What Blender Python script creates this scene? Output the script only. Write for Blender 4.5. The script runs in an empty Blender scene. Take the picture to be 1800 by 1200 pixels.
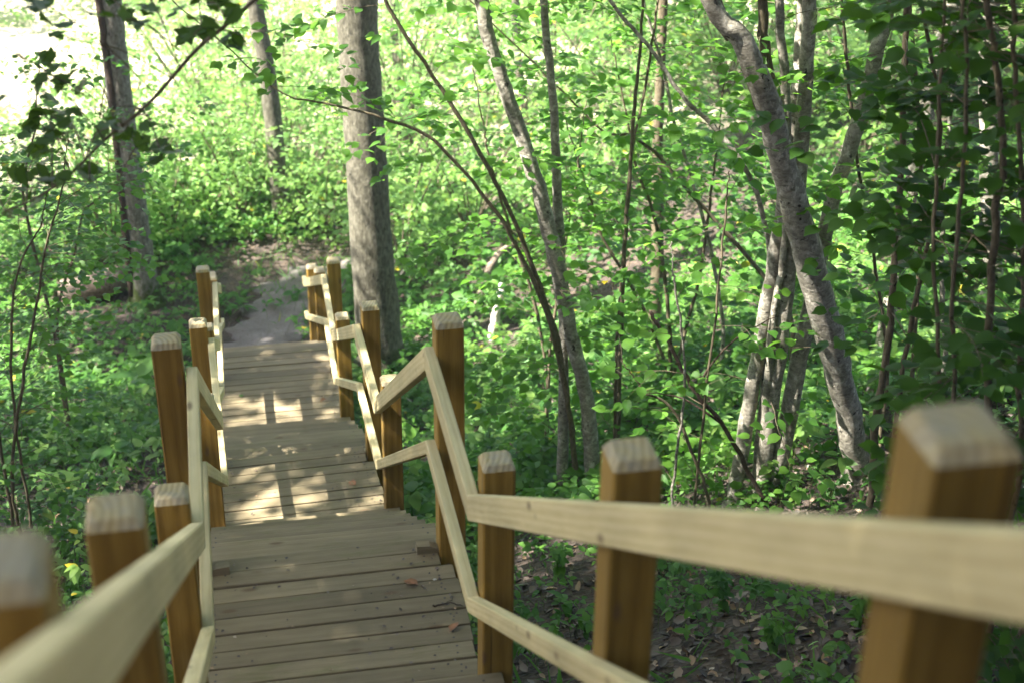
import bpy, bmesh, math, random
import numpy as np
from mathutils import Vector, Matrix
R = math.radians
rng = np.random.default_rng(7)
random.seed(7)
scene = bpy.context.scene
col = scene.collection

# ------------------------------------------------------------------ camera
ZC = 9.8                                    # eye height above the valley floor
FPX = 2800.0                                # focal length in pixels of the 1800 px wide photograph
PITCH, ROLL = 0.5107, 0.0111
_fw = np.array([0, math.cos(PITCH), -math.sin(PITCH)])
_rt = np.array([1.0, 0, 0]); _up = np.cross(_rt, _fw)
CR = math.cos(ROLL)*_rt + math.sin(ROLL)*_up
CU = -math.sin(ROLL)*_rt + math.cos(ROLL)*_up
cd = bpy.data.cameras.new("camera"); cam = bpy.data.objects.new("camera", cd); col.objects.link(cam)
cd.sensor_width = 36; cd.lens = 36*FPX/1800; cd.clip_start = 0.05; cd.clip_end = 800
cam.matrix_world = Matrix(((CR[0], CU[0], -_fw[0], 0), (CR[1], CU[1], -_fw[1], 0), (CR[2], CU[2], -_fw[2], ZC), (0, 0, 0, 1)))
cd.dof.use_dof = True; cd.dof.focus_distance = 8.9; cd.dof.aperture_fstop = 2.6
scene.camera = cam

# ------------------------------------------------------------------ sun and sky
T1 = 0.1946                                 # heading of the first landing
SUN_EL = R(53)
_n = np.array([math.cos(T1), math.sin(T1)]); _d = np.array([-math.sin(T1), math.cos(T1)])
_h = -_n*math.cos(R(7)) - _d*math.sin(R(7))
SUN = np.array([_h[0]*math.cos(SUN_EL), _h[1]*math.cos(SUN_EL), math.sin(SUN_EL)])
sl = bpy.data.lights.new("sun", 'SUN'); sl.energy = 5.0; sl.angle = R(0.53); sl.color = (1.0, 0.95, 0.88)
so = bpy.data.objects.new("sun", sl); col.objects.link(so); so.location = (0, 0, 40)
so.rotation_euler = Vector(SUN).to_track_quat('Z', 'Y').to_euler()
w = bpy.data.worlds.new("World"); scene.world = w; w.use_nodes = True
nt = w.node_tree; nt.nodes.clear()
sky = nt.nodes.new('ShaderNodeTexSky'); sky.sky_type = 'NISHITA'; sky.sun_disc = False
sky.sun_elevation = SUN_EL; sky.sun_rotation = math.atan2(SUN[0], SUN[1])
bg = nt.nodes.new('ShaderNodeBackground'); bg.inputs['Strength'].default_value = 0.065
wo = nt.nodes.new('ShaderNodeOutputWorld')
nt.links.new(sky.outputs[0], bg.inputs[0]); nt.links.new(bg.outputs[0], wo.inputs[0])
scene.view_settings.view_transform = 'Standard'; scene.view_settings.look = 'None'
scene.view_settings.exposure = 3.25; scene.view_settings.gamma = 1
sky.air_density = .8; sky.dust_density = 2.0; sky.ozone_density = .6
cy = scene.cycles
cy.max_bounces = 8; cy.diffuse_bounces = 4; cy.glossy_bounces = 2; cy.transmission_bounces = 6
cy.caustics_reflective = False; cy.caustics_refractive = False
cy.use_denoising = True; cy.denoising_prefilter = 'ACCURATE'
try: cy.denoiser = 'OPENIMAGEDENOISE'
except Exception: pass
cy.sample_clamp_indirect = 6

# ------------------------------------------------------------------ mesh helpers
class MB:
    """collects verts and faces, then links ONE mesh object"""
    def __init__(s): s.V = []; s.L = []; s.C = []; s.M = []; s.n = 0
    def add(s, V, F, mat=0):
        V = np.asarray(V, float).reshape(-1, 3)
        for f in F:
            s.L.append(np.asarray(f, np.int64)+s.n); s.C.append(np.array([len(f)]))
        s.M.append(np.full(len(F), mat)); s.V.append(V); s.n += len(V)
    def bulk(s, V, F, mat=0):               # V (N, nv, 3), F template faces
        N, nv = V.shape[:2]
        if N == 0: return
        off = (np.arange(N)*nv)[:, None]+s.n
        cnt = np.array([len(f) for f in F]); loops = np.concatenate([np.asarray(f) for f in F])
        s.L.append((off+loops[None, :]).ravel()); s.C.append(np.tile(cnt, N)); s.M.append(np.full(N*len(F), mat))
        s.V.append(V.reshape(-1, 3)); s.n += N*nv
    def mesh(s, name):
        me = bpy.data.meshes.new(name)
        V = np.concatenate(s.V); L = np.concatenate(s.L); C = np.concatenate(s.C); M = np.concatenate(s.M)
        me.vertices.add(len(V)); me.vertices.foreach_set('co', V.astype(np.float32).ravel())
        me.loops.add(len(L)); me.loops.foreach_set('vertex_index', L.astype(np.int32))
        st = np.concatenate([[0], np.cumsum(C)[:-1]])
        me.polygons.add(len(C)); me.polygons.foreach_set('loop_start', st.astype(np.int32))
        me.polygons.foreach_set('loop_total', C.astype(np.int32))
        me.polygons.foreach_set('material_index', M.astype(np.int32))
        me.update(calc_edges=True); me.validate()
        return me
    def build(s, name, mats, parent=None, smooth=False):
        me = s.mesh(name)
        for m in (mats if isinstance(mats, (list, tuple)) else [mats]): me.materials.append(m)
        if smooth: me.polygons.foreach_set('use_smooth', np.ones(len(me.polygons), bool))
        return link(name, me, parent)
def link(name, me, parent=None):
    o = bpy.data.objects.new(name, me); col.objects.link(o)
    if parent is not None:
        o.parent = parent
    return o
def empty(name, loc=(0, 0, 0)):
    o = bpy.data.objects.new(name, None); col.objects.link(o); o.location = loc; o.empty_display_size = 0.2
    return o
def tag(o, label=None, cat=None, group=None, kind=None):
    if label: o['label'] = label
    if cat: o['category'] = cat
    if group: o['group'] = group
    if kind: o['kind'] = kind
    return o
def rel(o, base):                           # part built in world space, thing's Empty at base
    o.matrix_parent_inverse = Matrix.Identity(4); o.location = (-base[0], -base[1], -base[2]); return o
def tube(mb, pts, rad, sides=8, mat=0, cap=True, rough=0.0):
    pts = np.asarray(pts, float); n = len(pts); rad = np.broadcast_to(np.asarray(rad, float), (n,))
    tg = np.gradient(pts, axis=0); tg /= np.linalg.norm(tg, axis=1)[:, None]+1e-9
    ref = np.array([0.3, 1, 0.2]) if abs(tg[0][1]) < .8 else np.array([1, 0, 0.2])
    V = []
    a = np.linspace(0, 2*np.pi, sides, endpoint=False)
    for i in range(n):
        u = np.cross(tg[i], ref); u /= np.linalg.norm(u); v = np.cross(tg[i], u)
        rr = rad[i]*(1+rough*rng.normal(size=sides)*.5) if rough else rad[i]*np.ones(sides)
        V.append(pts[i]+(np.cos(a)*rr)[:, None]*u+(np.sin(a)*rr)[:, None]*v)
    F = [(i*sides+j, i*sides+(j+1) % sides, (i+1)*sides+(j+1) % sides, (i+1)*sides+j) for i in range(n-1) for j in range(sides)]
    if cap: F += [tuple(range(sides))[::-1], tuple(range((n-1)*sides, n*sides))]
    mb.add(np.concatenate(V), F, mat)
def smooth_line(pts, k=5, jit=0.0):         # Catmull-Rom through the points
    P = np.asarray(pts, float); P = np.vstack([2*P[0]-P[1], P, 2*P[-1]-P[-2]]); out = []
    for i in range(1, len(P)-2):
        for t in np.arange(k)/k:
            out.append(.5*((2*P[i])+(-P[i-1]+P[i+1])*t+(2*P[i-1]-5*P[i]+4*P[i+1]-P[i+2])*t*t+(-P[i-1]+3*P[i]-3*P[i+1]+P[i+2])*t**3))
    out.append(P[-2]); out = np.array(out)
    if jit: out[1:-1] += rng.normal(size=(len(out)-2, out.shape[1]))*jit
    return out

# ------------------------------------------------------------------ materials
def newmat(name):
    m = bpy.data.materials.new(name); m.use_nodes = True; t = m.node_tree; t.nodes.clear()
    out = t.nodes.new('ShaderNodeOutputMaterial'); b = t.nodes.new('ShaderNodeBsdfPrincipled')
    t.links.new(b.outputs[0], out.inputs[0]); return m, t, b, out
def nd(t, typ, **kw):
    n = t.nodes.new(typ)
    for k, v in kw.items():
        if k in n.inputs: n.inputs[k].default_value = v
        else: setattr(n, k, v)
    return n
def ramp(t, fac, stops):
    r = t.nodes.new('ShaderNodeValToRGB'); e = r.color_ramp.elements
    while len(e) < len(stops): e.new(.5)
    for el, (p, c) in zip(e, stops): el.position = p; el.color = (*c, 1)
    t.links.new(fac, r.inputs[0]); return r.outputs[0]
def mixc(t, fac, a, b, mode='MIX'):
    m = t.nodes.new('ShaderNodeMix'); m.data_type = 'RGBA'; m.blend_type = mode
    for s, v in ((m.inputs[0], fac), (m.inputs[6], a), (m.inputs[7], b)):
        if isinstance(v, (int, float)): s.default_value = v
        elif isinstance(v, tuple): s.default_value = (*v, 1)
        else: t.links.new(v, s)
    return m.outputs[2]
def bump(t, b, h, strength, dist=.01):
    n = nd(t, 'ShaderNodeBump', Strength=strength, Distance=dist); t.links.new(h, n.inputs['Height']); t.links.new(n.outputs[0], b.inputs['Normal'])
def coords(t, scale=(1, 1, 1), kind='Object'):
    c = t.nodes.new('ShaderNodeTexCoord'); mp = t.nodes.new('ShaderNodeMapping'); mp.inputs['Scale'].default_value = scale
    t.links.new(c.outputs[kind], mp.inputs[0]); return mp, mp.outputs[0]
def wood(name, stops, stain=None, grain=1.0, rough=.7, vary=.35, knots=True, cracks=False):
    """grain runs along local X; every board offset by its own random number"""
    m, t, b, out = newmat(name)
    mp, v = coords(t, (1, 1, 1))
    oi = t.nodes.new('ShaderNodeObjectInfo')
    add = nd(t, 'ShaderNodeVectorMath', operation='MULTIPLY_ADD')
    cmb = t.nodes.new('ShaderNodeCombineXYZ')
    for i in range(3): t.links.new(oi.outputs['Random'], cmb.inputs[i])
    t.links.new(cmb.outputs[0], add.inputs[0]); add.inputs[1].default_value = (37, 11, 23); t.links.new(v, add.inputs[2])
    def stretched(sx, sy, sz, **kw):
        mm = t.nodes.new('ShaderNodeMapping'); mm.inputs['Scale'].default_value = (sx, sy, sz)
        t.links.new(add.outputs[0], mm.inputs[0]); n = nd(t, 'ShaderNodeTexNoise', **kw); t.links.new(mm.outputs[0], n.inputs['Vector']); return n.outputs['Fac']
    fine = stretched(6, 190, 190, Scale=1.0, Detail=6.0, Roughness=.7)
    # growth rings: distorted distance field stretched along the board
    mm = t.nodes.new('ShaderNodeMapping'); mm.inputs['Scale'].default_value = (.55, 9, 9); t.links.new(add.outputs[0], mm.inputs[0])
    wv = nd(t, 'ShaderNodeTexWave', wave_type='RINGS', rings_direction='X', Scale=1.6, Distortion=5.0, Detail=2.0); wv.inputs['Detail Scale'].default_value = .8
    t.links.new(mm.outputs[0], wv.inputs['Vector'])
    g = nd(t, 'ShaderNodeMath', operation='MULTIPLY_ADD'); t.links.new(wv.outputs['Fac'], g.inputs[0]); g.inputs[1].default_value = .45*grain
    t.links.new(fine, g.inputs[2])
    sc = nd(t, 'ShaderNodeMath', operation='MULTIPLY'); t.links.new(g.outputs[0], sc.inputs[0]); sc.inputs[1].default_value = .75
    c = ramp(t, sc.outputs[0], stops)
    # broad patches and board-to-board difference
    big = stretched(1.6, 5, 5, Scale=1.0, Detail=4.0, Roughness=.6)
    pr = ramp(t, big, [(.3, (.62, .62, .60)), (.7, (1.12, 1.1, 1.06))])
    c = mixc(t, .8, c, pr, 'MULTIPLY')
    mr = nd(t, 'ShaderNodeMapRange'); t.links.new(oi.outputs['Random'], mr.inputs[0]); mr.inputs[3].default_value = 1-vary; mr.inputs[4].default_value = 1+vary*.6
    hs = nd(t, 'ShaderNodeHueSaturation'); t.links.new(c, hs.inputs['Color']); t.links.new(mr.outputs[0], hs.inputs['Value']); c = hs.outputs[0]
    if knots:
        mk = t.nodes.new('ShaderNodeMapping'); mk.inputs['Scale'].default_value = (3.2, 9, 9); t.links.new(add.outputs[0], mk.inputs[0])
        vo = nd(t, 'ShaderNodeTexVoronoi', Scale=1.0); vo.inputs['Randomness'].default_value = 1; t.links.new(mk.outputs[0], vo.inputs['Vector'])
        kr = ramp(t, vo.outputs['Distance'], [(.06, (1, 1, 1)), (.15, (0, 0, 0))])
        c = mixc(t, kr, c, mixc(t, .75, c, (.10, .06, .03)))
    if cracks:
        ck = stretched(1.1, 55, 55, Scale=1.0, Detail=3.0, Roughness=.5)
        c = mixc(t, ramp(t, ck, [(.665, (0, 0, 0)), (.69, (1, 1, 1))]), c, mixc(t, .7, c, (.02, .012, .006)))
    if stain:
        st = stretched(2.2, 14, 14, Scale=1.0, Detail=6.0, Roughness=.7)
        sr = ramp(t, st, [(.56, (0, 0, 0)), (.68, (1, 1, 1))])
        c = mixc(t, sr, c, mixc(t, .6, c, stain))
    t.links.new(c, b.inputs['Base Color']); b.inputs['Roughness'].default_value = rough; b.inputs['Specular IOR Level'].default_value = .3
    bump(t, b, sc.outputs[0], .35, .004)
    return m
M = {}
M['deck'] = wood('weathered_deck_wood', [(.1, (.135, .104, .056)), (.5, (.215, .175, .105)), (.9, (.29, .245, .16))], stain=(.11, .11, .04), rough=.85, grain=.28, vary=.2)
M['post'] = wood('brown_stained_wood', [(.15, (.145, .08, .013)), (.5, (.25, .15, .028)), (.9, (.36, .235, .06))], rough=.6, vary=.25, grain=.7, cracks=True)
M['rail'] = wood('pale_pine', [(.2, (.42, .335, .155)), (.5, (.54, .455, .245)), (.85, (.64, .55, .33))], rough=.65, vary=.12, grain=.6)
def endgrain():
    m, t, b, out = newmat('pale_end_grain'); mp, v = coords(t)
    oi = t.nodes.new('ShaderNodeObjectInfo')
    cmb = t.nodes.new('ShaderNodeCombineXYZ'); t.links.new(oi.outputs['Random'], cmb.inputs[1]); t.links.new(oi.outputs['Random'], cmb.inputs[2])
    ad = nd(t, 'ShaderNodeVectorMath', operation='MULTIPLY_ADD'); t.links.new(cmb.outputs[0], ad.inputs[0]); ad.inputs[1].default_value = (0, .3, -.25); t.links.new(v, ad.inputs[2])
    wv = nd(t, 'ShaderNodeTexWave', wave_type='RINGS', rings_direction='X', Scale=15.0, Distortion=3.0, Detail=4.0); t.links.new(ad.outputs[0], wv.inputs['Vector'])
    no = nd(t, 'ShaderNodeTexNoise', Scale=14.0, Detail=6.0, Roughness=.7); t.links.new(v, no.inputs['Vector'])
    c = ramp(t, wv.outputs['Fac'], [(0, (.25, .19, .085)), (1, (.36, .29, .145))])
    c = mixc(t, ramp(t, no.outputs['Fac'], [(.42, (0, 0, 0)), (.62, (1, 1, 1))]), c, mixc(t, .5, c, (.22, .22, .20)))
    t.links.new(c, b.inputs['Base Color']); b.inputs['Roughness'].default_value = .8
    bump(t, b, wv.outputs['Fac'], .3, .003); return m
M['end'] = endgrain()
def leafmat(name, c0, c1, tr, fac=.45, rough=.42, spec=.35, yellow=.012):
    m, t, b, out = newmat(name)
    g = t.nodes.new('ShaderNodeNewGeometry')
    c = ramp(t, g.outputs['Random Per Island'], [(0, c0), (.8, c1), (1-yellow-.001, c1), (1-yellow, (.45, .36, .03))])
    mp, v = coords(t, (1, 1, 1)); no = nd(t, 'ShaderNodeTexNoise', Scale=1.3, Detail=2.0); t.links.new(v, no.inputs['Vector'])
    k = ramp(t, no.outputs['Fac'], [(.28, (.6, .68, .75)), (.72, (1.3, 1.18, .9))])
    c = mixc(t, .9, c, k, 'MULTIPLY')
    t.links.new(c, b.inputs['Base Color']); b.inputs['Roughness'].default_value = rough; b.inputs['Specular IOR Level'].default_value = spec
    trn = t.nodes.new('ShaderNodeBsdfTranslucent')
    tc = mixc(t, .9, tr, k, 'MULTIPLY'); t.links.new(tc, trn.inputs['Color'])
    mx = t.nodes.new('ShaderNodeMixShader'); mx.inputs[0].default_value = fac
    t.links.new(b.outputs[0], mx.inputs[1]); t.links.new(trn.outputs[0], mx.inputs[2]); t.links.new(mx.outputs[0], out.inputs[0])
    return m
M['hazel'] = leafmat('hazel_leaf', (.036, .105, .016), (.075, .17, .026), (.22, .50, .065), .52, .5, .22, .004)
M['hazel_shaded'] = leafmat('shaded_hazel_leaf', (.018, .058, .008), (.035, .09, .012), (.09, .23, .018), .42, .55, .2, .001)  # hazel leaf colour darkened to stand for deep shade
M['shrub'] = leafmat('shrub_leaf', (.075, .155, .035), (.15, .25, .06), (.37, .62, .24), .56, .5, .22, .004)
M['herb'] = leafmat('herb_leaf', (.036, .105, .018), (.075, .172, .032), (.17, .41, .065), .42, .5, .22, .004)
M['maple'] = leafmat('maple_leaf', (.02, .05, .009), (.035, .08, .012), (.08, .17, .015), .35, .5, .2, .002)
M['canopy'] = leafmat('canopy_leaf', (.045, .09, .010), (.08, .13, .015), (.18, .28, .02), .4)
def bark(name, dark, mid, pale, scale=(9, 9, 2.5), lich=.55, b_s=.6, moss=None, mossh=None):
    m, t, b, out = newmat(name); mp, v = coords(t, scale)
    n1 = nd(t, 'ShaderNodeTexNoise', Scale=3.0, Detail=8.0, Roughness=.7, Distortion=.4); t.links.new(v, n1.inputs['Vector'])
    c = ramp(t, n1.outputs['Fac'], [(.3, dark), (.5, mid), (.72, pale)])
    mp2, v2 = coords(t, (1, 1, .8)); n2 = nd(t, 'ShaderNodeTexNoise', Scale=16.0, Detail=5.0, Roughness=.75); t.links.new(v2, n2.inputs['Vector'])
    c = mixc(t, ramp(t, n2.outputs['Fac'], [(lich, (0, 0, 0)), (lich+.1, (1, 1, 1))]), c, mixc(t, .6, c, tuple(min(1, x*1.55) for x in pale)))
    n3 = nd(t, 'ShaderNodeTexNoise', Scale=24.0, Detail=3.0); t.links.new(v2, n3.inputs['Vector'])
    c = mixc(t, ramp(t, n3.outputs['Fac'], [(.66, (0, 0, 0)), (.7, (1, 1, 1))]), c, tuple(x*.5 for x in dark))
    if moss:
        sp = t.nodes.new('ShaderNodeSeparateXYZ'); cc = t.nodes.new('ShaderNodeTexCoord'); t.links.new(cc.outputs['Object'], sp.inputs[0])
        mr = nd(t, 'ShaderNodeMapRange'); t.links.new(sp.outputs['Z'], mr.inputs[0]); mr.inputs[1].default_value = mossh[0]; mr.inputs[2].default_value = mossh[1]; mr.inputs[3].default_value = .34; mr.inputs[4].default_value = -.3
        ad = nd(t, 'ShaderNodeMath', operation='ADD'); t.links.new(n2.outputs['Fac'], ad.inputs[0]); t.links.new(mr.outputs[0], ad.inputs[1])
        c = mixc(t, ramp(t, ad.outputs[0], [(.58, (0, 0, 0)), (.72, (1, 1, 1))]), c, moss)
    t.links.new(c, b.inputs['Base Color']); b.inputs['Roughness'].default_value = .85; b.inputs['Specular IOR Level'].default_value = .25
    bump(t, b, n1.outputs['Fac'], b_s, .02); return m
M['bark_grey'] = bark('grey_bark', (.024, .022, .014), (.088, .081, .055), (.19, .178, .135), (10, 10, 4), .60, 1.2, (.05, .07, .015), (.1, .9))
M['bark_sunlit'] = bark('sunlit_grey_bark', (.06, .053, .043), (.17, .153, .125), (.30, .28, .24), (10, 10, 4), .56, .9, (.05, .07, .015), (.1, .9))  # grey bark with sunlight put into its colour, for the left trunk
M['bark_hazel'] = bark('hazel_bark', (.06, .053, .038), (.20, .182, .14), (.34, .32, .265), (7, 7, 11), .52, .8, (.07, .09, .025), (-1, .7))
M['bark_twig'] = bark('brown_twig_bark', (.045, .036, .02), (.10, .08, .048), (.17, .145, .095), (20, 20, 8), .66, .3)
M['bark_dead'] = bark('dead_wood_bark', (.02, .013, .009), (.06, .04, .027), (.12, .09, .06), (22, 22, 22), .7, 1.0)
M['log'] = bark('old_log_bark', (.05, .04, .03), (.16, .12, .09), (.30, .24, .19), (6, 12, 12), .6, .7)
M['pale_snag'] = bark('bleached_wood', (.25, .22, .18), (.42, .39, .33), (.52, .49, .43), (12, 12, 3), .6, .4)
def groundmat():
    m, t, b, out = newmat('forest_soil'); mp, v = coords(t)
    n1 = nd(t, 'ShaderNodeTexNoise', Scale=5.0, Detail=10.0, Roughness=.7); t.links.new(v, n1.inputs['Vector'])
    n2 = nd(t, 'ShaderNodeTexVoronoi', Scale=24.0); t.links.new(v, n2.inputs['Vector'])
    c = ramp(t, n1.outputs['Fac'], [(.3, (.016, .012, .009)), (.52, (.046, .034, .025)), (.72, (.09, .067, .05))])
    lf = ramp(t, n2.outputs['Color'], [(0, (.5, .48, .45)), (1, (1.7, 1.5, 1.35))]); c = mixc(t, .7, c, lf, 'MULTIPLY')
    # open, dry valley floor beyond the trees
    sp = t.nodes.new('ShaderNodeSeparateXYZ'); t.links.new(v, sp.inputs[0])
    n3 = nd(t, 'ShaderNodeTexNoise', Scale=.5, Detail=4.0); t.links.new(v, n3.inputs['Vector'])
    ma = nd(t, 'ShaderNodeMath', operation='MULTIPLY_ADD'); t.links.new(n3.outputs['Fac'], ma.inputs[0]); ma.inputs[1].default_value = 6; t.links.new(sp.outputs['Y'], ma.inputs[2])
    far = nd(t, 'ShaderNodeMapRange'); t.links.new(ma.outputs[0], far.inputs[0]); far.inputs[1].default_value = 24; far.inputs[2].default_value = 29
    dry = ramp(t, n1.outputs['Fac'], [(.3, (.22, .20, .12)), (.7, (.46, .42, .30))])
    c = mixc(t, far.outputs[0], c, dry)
    t.links.new(c, b.inputs['Base Color']); b.inputs['Roughness'].default_value = .95
    hh = nd(t, 'ShaderNodeMath', operation='ADD'); t.links.new(n1.outputs['Fac'], hh.inputs[0]); t.links.new(n2.outputs['Distance'], hh.inputs[1])
    bump(t, b, hh.outputs[0], .8, .04); return m
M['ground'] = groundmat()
def pathmat():
    m, t, b, out = newmat('trodden_earth'); mp, v = coords(t)
    n1 = nd(t, 'ShaderNodeTexNoise', Scale=3.0, Detail=9.0, Roughness=.7); t.links.new(v, n1.inputs['Vector'])
    n2 = nd(t, 'ShaderNodeTexNoise', Scale=40.0, Detail=4.0); t.links.new(v, n2.inputs['Vector'])
    c = ramp(t, n1.outputs['Fac'], [(.3, (.07, .06, .052)), (.6, (.125, .11, .10)), (.8, (.17, .152, .14))])
    c = mixc(t, ramp(t, n2.outputs['Fac'], [(.54, (0, 0, 0)), (.64, (1, 1, 1))]), c, (.07, .052, .036))
    t.links.new(c, b.inputs['Base Color']); b.inputs['Roughness'].default_value = .95
    bump(t, b, n2.outputs['Fac'], .5, .02); return m
M['path'] = pathmat()
def littermat():
    m, t, b, out = newmat('dry_leaf'); g = t.nodes.new('ShaderNodeNewGeometry')
    c = ramp(t, g.outputs['Random Per Island'], [(0, (.035, .025, .019)), (.45, (.085, .062, .048)), (.8, (.155, .12, .095)), (.95, (.30, .19, .09)), (1, (.36, .30, .24))])
    t.links.new(c, b.inputs['Base Color']); b.inputs['Roughness'].default_value = .6; return m
M['litter'] = littermat()
def plain(name, c, rough=.7):
    m, t, b, out = newmat(name); mp, v = coords(t); n = nd(t, 'ShaderNodeTexNoise', Scale=30.0, Detail=4.0); t.links.new(v, n.inputs['Vector'])
    t.links.new(ramp(t, n.outputs['Fac'], [(.3, tuple(x*.6 for x in c)), (.7, tuple(min(1, x*1.3) for x in c))]), b.inputs['Base Color']); b.inputs['Roughness'].default_value = rough; return m
M['deadleaf'] = plain('russet_dry_leaf', (.20, .09, .035))
M['nail'] = plain('dark_screw_head', (.03, .024, .018), .5)
M['stem'] = plain('green_stem', (.09, .13, .03))

# ------------------------------------------------------------------ terrain
_ty = np.array([-12, -3, 0, 4.4, 8.4, 12, 15.7, 17.2, 30, 70, 200.])
_tz = np.array([5.5, .2, -2.05, -4.85, -6.78, -8.2, -9.5, -9.78, -9.85, -9.85, -8.])+ZC
def xc(y): return -.61-.195*(y-4.76)        # centre line of the stairs
def terr(x, y, bumps=True):
    x = np.asarray(x, float); y = np.asarray(y, float)
    z = sum(np.interp(y+o, _ty, _tz) for o in (-.5, 0, .5))/3
    q = x-xc(y)
    k = np.interp(y, [-5, 3, 14, 24, 45], [.30, .36, .36, .20, .10])
    z = z+k*(np.sqrt(np.clip(q-.9, 0, None)**2+.3)-.5477)*(q > .9)
    ql = np.clip(-q-1.2, 0, None); z = z+np.where(ql < 6, -.02*ql, -.12+.05*(ql-6))
    if bumps:
        f = np.clip((np.abs(q)-.8)/.8, 0, 1)
        z = z+f*(.05*np.sin(x*1.7+y*.9)+.05*np.sin(y*2.3-x*1.1)+.025*np.sin(x*5.1+1)*np.sin(y*4.7))
    return z
gx = np.concatenate([np.linspace(-90, -14, 20), np.linspace(-13, 13, 131), np.linspace(14, 90, 20)])
gy = np.concatenate([np.linspace(-12, -1, 12), np.linspace(-.8, 32, 165), np.linspace(33, 200, 30)])
GX, GY = np.meshgrid(gx, gy); GZ = terr(GX, GY)
mb = MB(); nx, ny = len(gx), len(gy)
V = np.stack([GX, GY, GZ], -1).reshape(-1, 3)
F = [(j*nx+i, j*nx+i+1, (j+1)*nx+i+1, (j+1)*nx+i) for j in range(ny-1) for i in range(nx-1)]
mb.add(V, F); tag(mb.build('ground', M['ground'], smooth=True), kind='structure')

def ray(px, py):
    return CR*(px-900)/FPX-CU*(py-600)/FPX+_fw
def at_y(px, py, Y):                        # world point seen at a pixel, in the vertical plane y = Y
    r = ray(px, py); return np.array([0, 0, ZC])+r*(Y/r[1])
def on_ground(px, py):
    r = ray(px, py); lo = None
    for Y in np.arange(1.5, 60, .05):
        p = np.array([0, 0, ZC])+r*(Y/r[1])
        if p[2] < terr(p[0], p[1]): return np.array([p[0], p[1], float(terr(p[0], p[1]))])
    return np.array([0, 0, ZC])+r*(60/r[1])

# trodden path at the foot of the stairs
def ribbon(cl, wd, lift, name, mat):
    cl = smooth_line(cl, 10); tgt = np.gradient(cl, axis=0); tgt /= np.linalg.norm(tgt, axis=1)[:, None]
    nn = np.stack([tgt[:, 1], -tgt[:, 0]], 1); K = 13; V = []
    ph = rng.uniform(0, 6, 4)
    for i, (c, n_) in enumerate(zip(cl, nn)):
        wl = wd*(1+.22*math.sin(i*.7+ph[0])+.1*math.sin(i*1.9+ph[1])); wr = wd*(1+.22*math.sin(i*.6+ph[2])+.1*math.sin(i*2.1+ph[3]))
        for a in np.linspace(-1, 1, K):
            p = c+n_*a*(wr if a > 0 else wl)
            V.append((p[0], p[1], float(terr(p[0], p[1]))+lift*(1-abs(a)**4)-.03*(abs(a) > .99)+.006*math.sin(i*3.1+a*7)))
    m_ = len(cl); F = [(j*K+i, j*K+i+1, (j+1)*K+i+1, (j+1)*K+i) for j in range(m_-1) for i in range(K-1)]
    b_ = MB(); b_.add(V, F); return tag(b_.build(name, mat, smooth=True), kind='structure')
_pp = [on_ground(px, py)[:2] for px, py in ((462, 606), (486, 565), (508, 528), (545, 500), (610, 482), (720, 462))]
_pp = [_pp[0]+(_pp[0]-_pp[1])*.9]+_pp
ribbon(_pp, .52, .035, 'path', M['path'])

# ------------------------------------------------------------------ stairway
class Fr:                                   # a flat frame: origin = inner front corner of the right near post
    def __init__(s, o, t, z):
        s.o = np.array(o, float); s.t = t; s.d = np.array([-math.sin(t), math.cos(t)]); s.n = np.array([math.cos(t), math.sin(t)]); s.z = z
    def w(s, d, n, z): p = s.o+s.d*d+s.n*n; return np.array([p[0], p[1], s.z+z])
PW, W = .12, 1.1666                         # post width, spacing of post lines
HP, HR, HL = 1.17, 1.045, .575              # post shoulder, handrail top, lower rail top
Z1 = ZC-4.3863
L1 = Fr((-.1018, 4.7636), .1946, Z1); L2 = Fr((-.8164, 8.602), .218, Z1-1.9391); L3 = Fr((-1.5126, 12.0322), .1857, Z1-3.339)
L4 = Fr(L3.w(4.72, -.03, 0)[:2], .21, Z1-3.339-1.86)
stair = empty('wooden_stairway', tuple(L2.w(.5, -.52, 0)))
tag(stair, 'long flight of wooden steps with landings and handrails leading down to the dirt path', 'stairway')
def place(o, frame, d, n, z, parent):       # local X across the stairs (along n), Y along d
    p = frame.w(d, n, z); mw = Matrix.Translation(Vector(p)) @ Matrix.Rotation(frame.t, 4, 'Z')
    o.parent = parent; o.matrix_parent_inverse = Matrix.Identity(4)
    base = Vector(stair.location); off = base
    if parent is not stair: off = base+Vector(parent.location)
    if parent is not stair:
        o.matrix_basis = (Matrix.Translation(base) @ parent.matrix_basis).inverted() @ mw
    else: o.matrix_basis = Matrix.Translation(-base) @ mw
    return o
def bevel_box(x0, x1, y0, y1, z0, z1, bev=.004, seg=2, warp=0.0):
    bm = bmesh.new(); bmesh.ops.create_cube(bm, size=1)
    for v in bm.verts:
        v.co = Vector(((x0+x1)/2+v.co.x*(x1-x0), (y0+y1)/2+v.co.y*(y1-y0), (z0+z1)/2+v.co.z*(z1-z0)))
    bmesh.ops.bevel(bm, geom=bm.edges[:], offset=bev, segments=seg, profile=.6, affect='EDGES')
    me = bpy.data.meshes.new('box'); bm.to_mesh(me); bm.free(); return me
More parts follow.
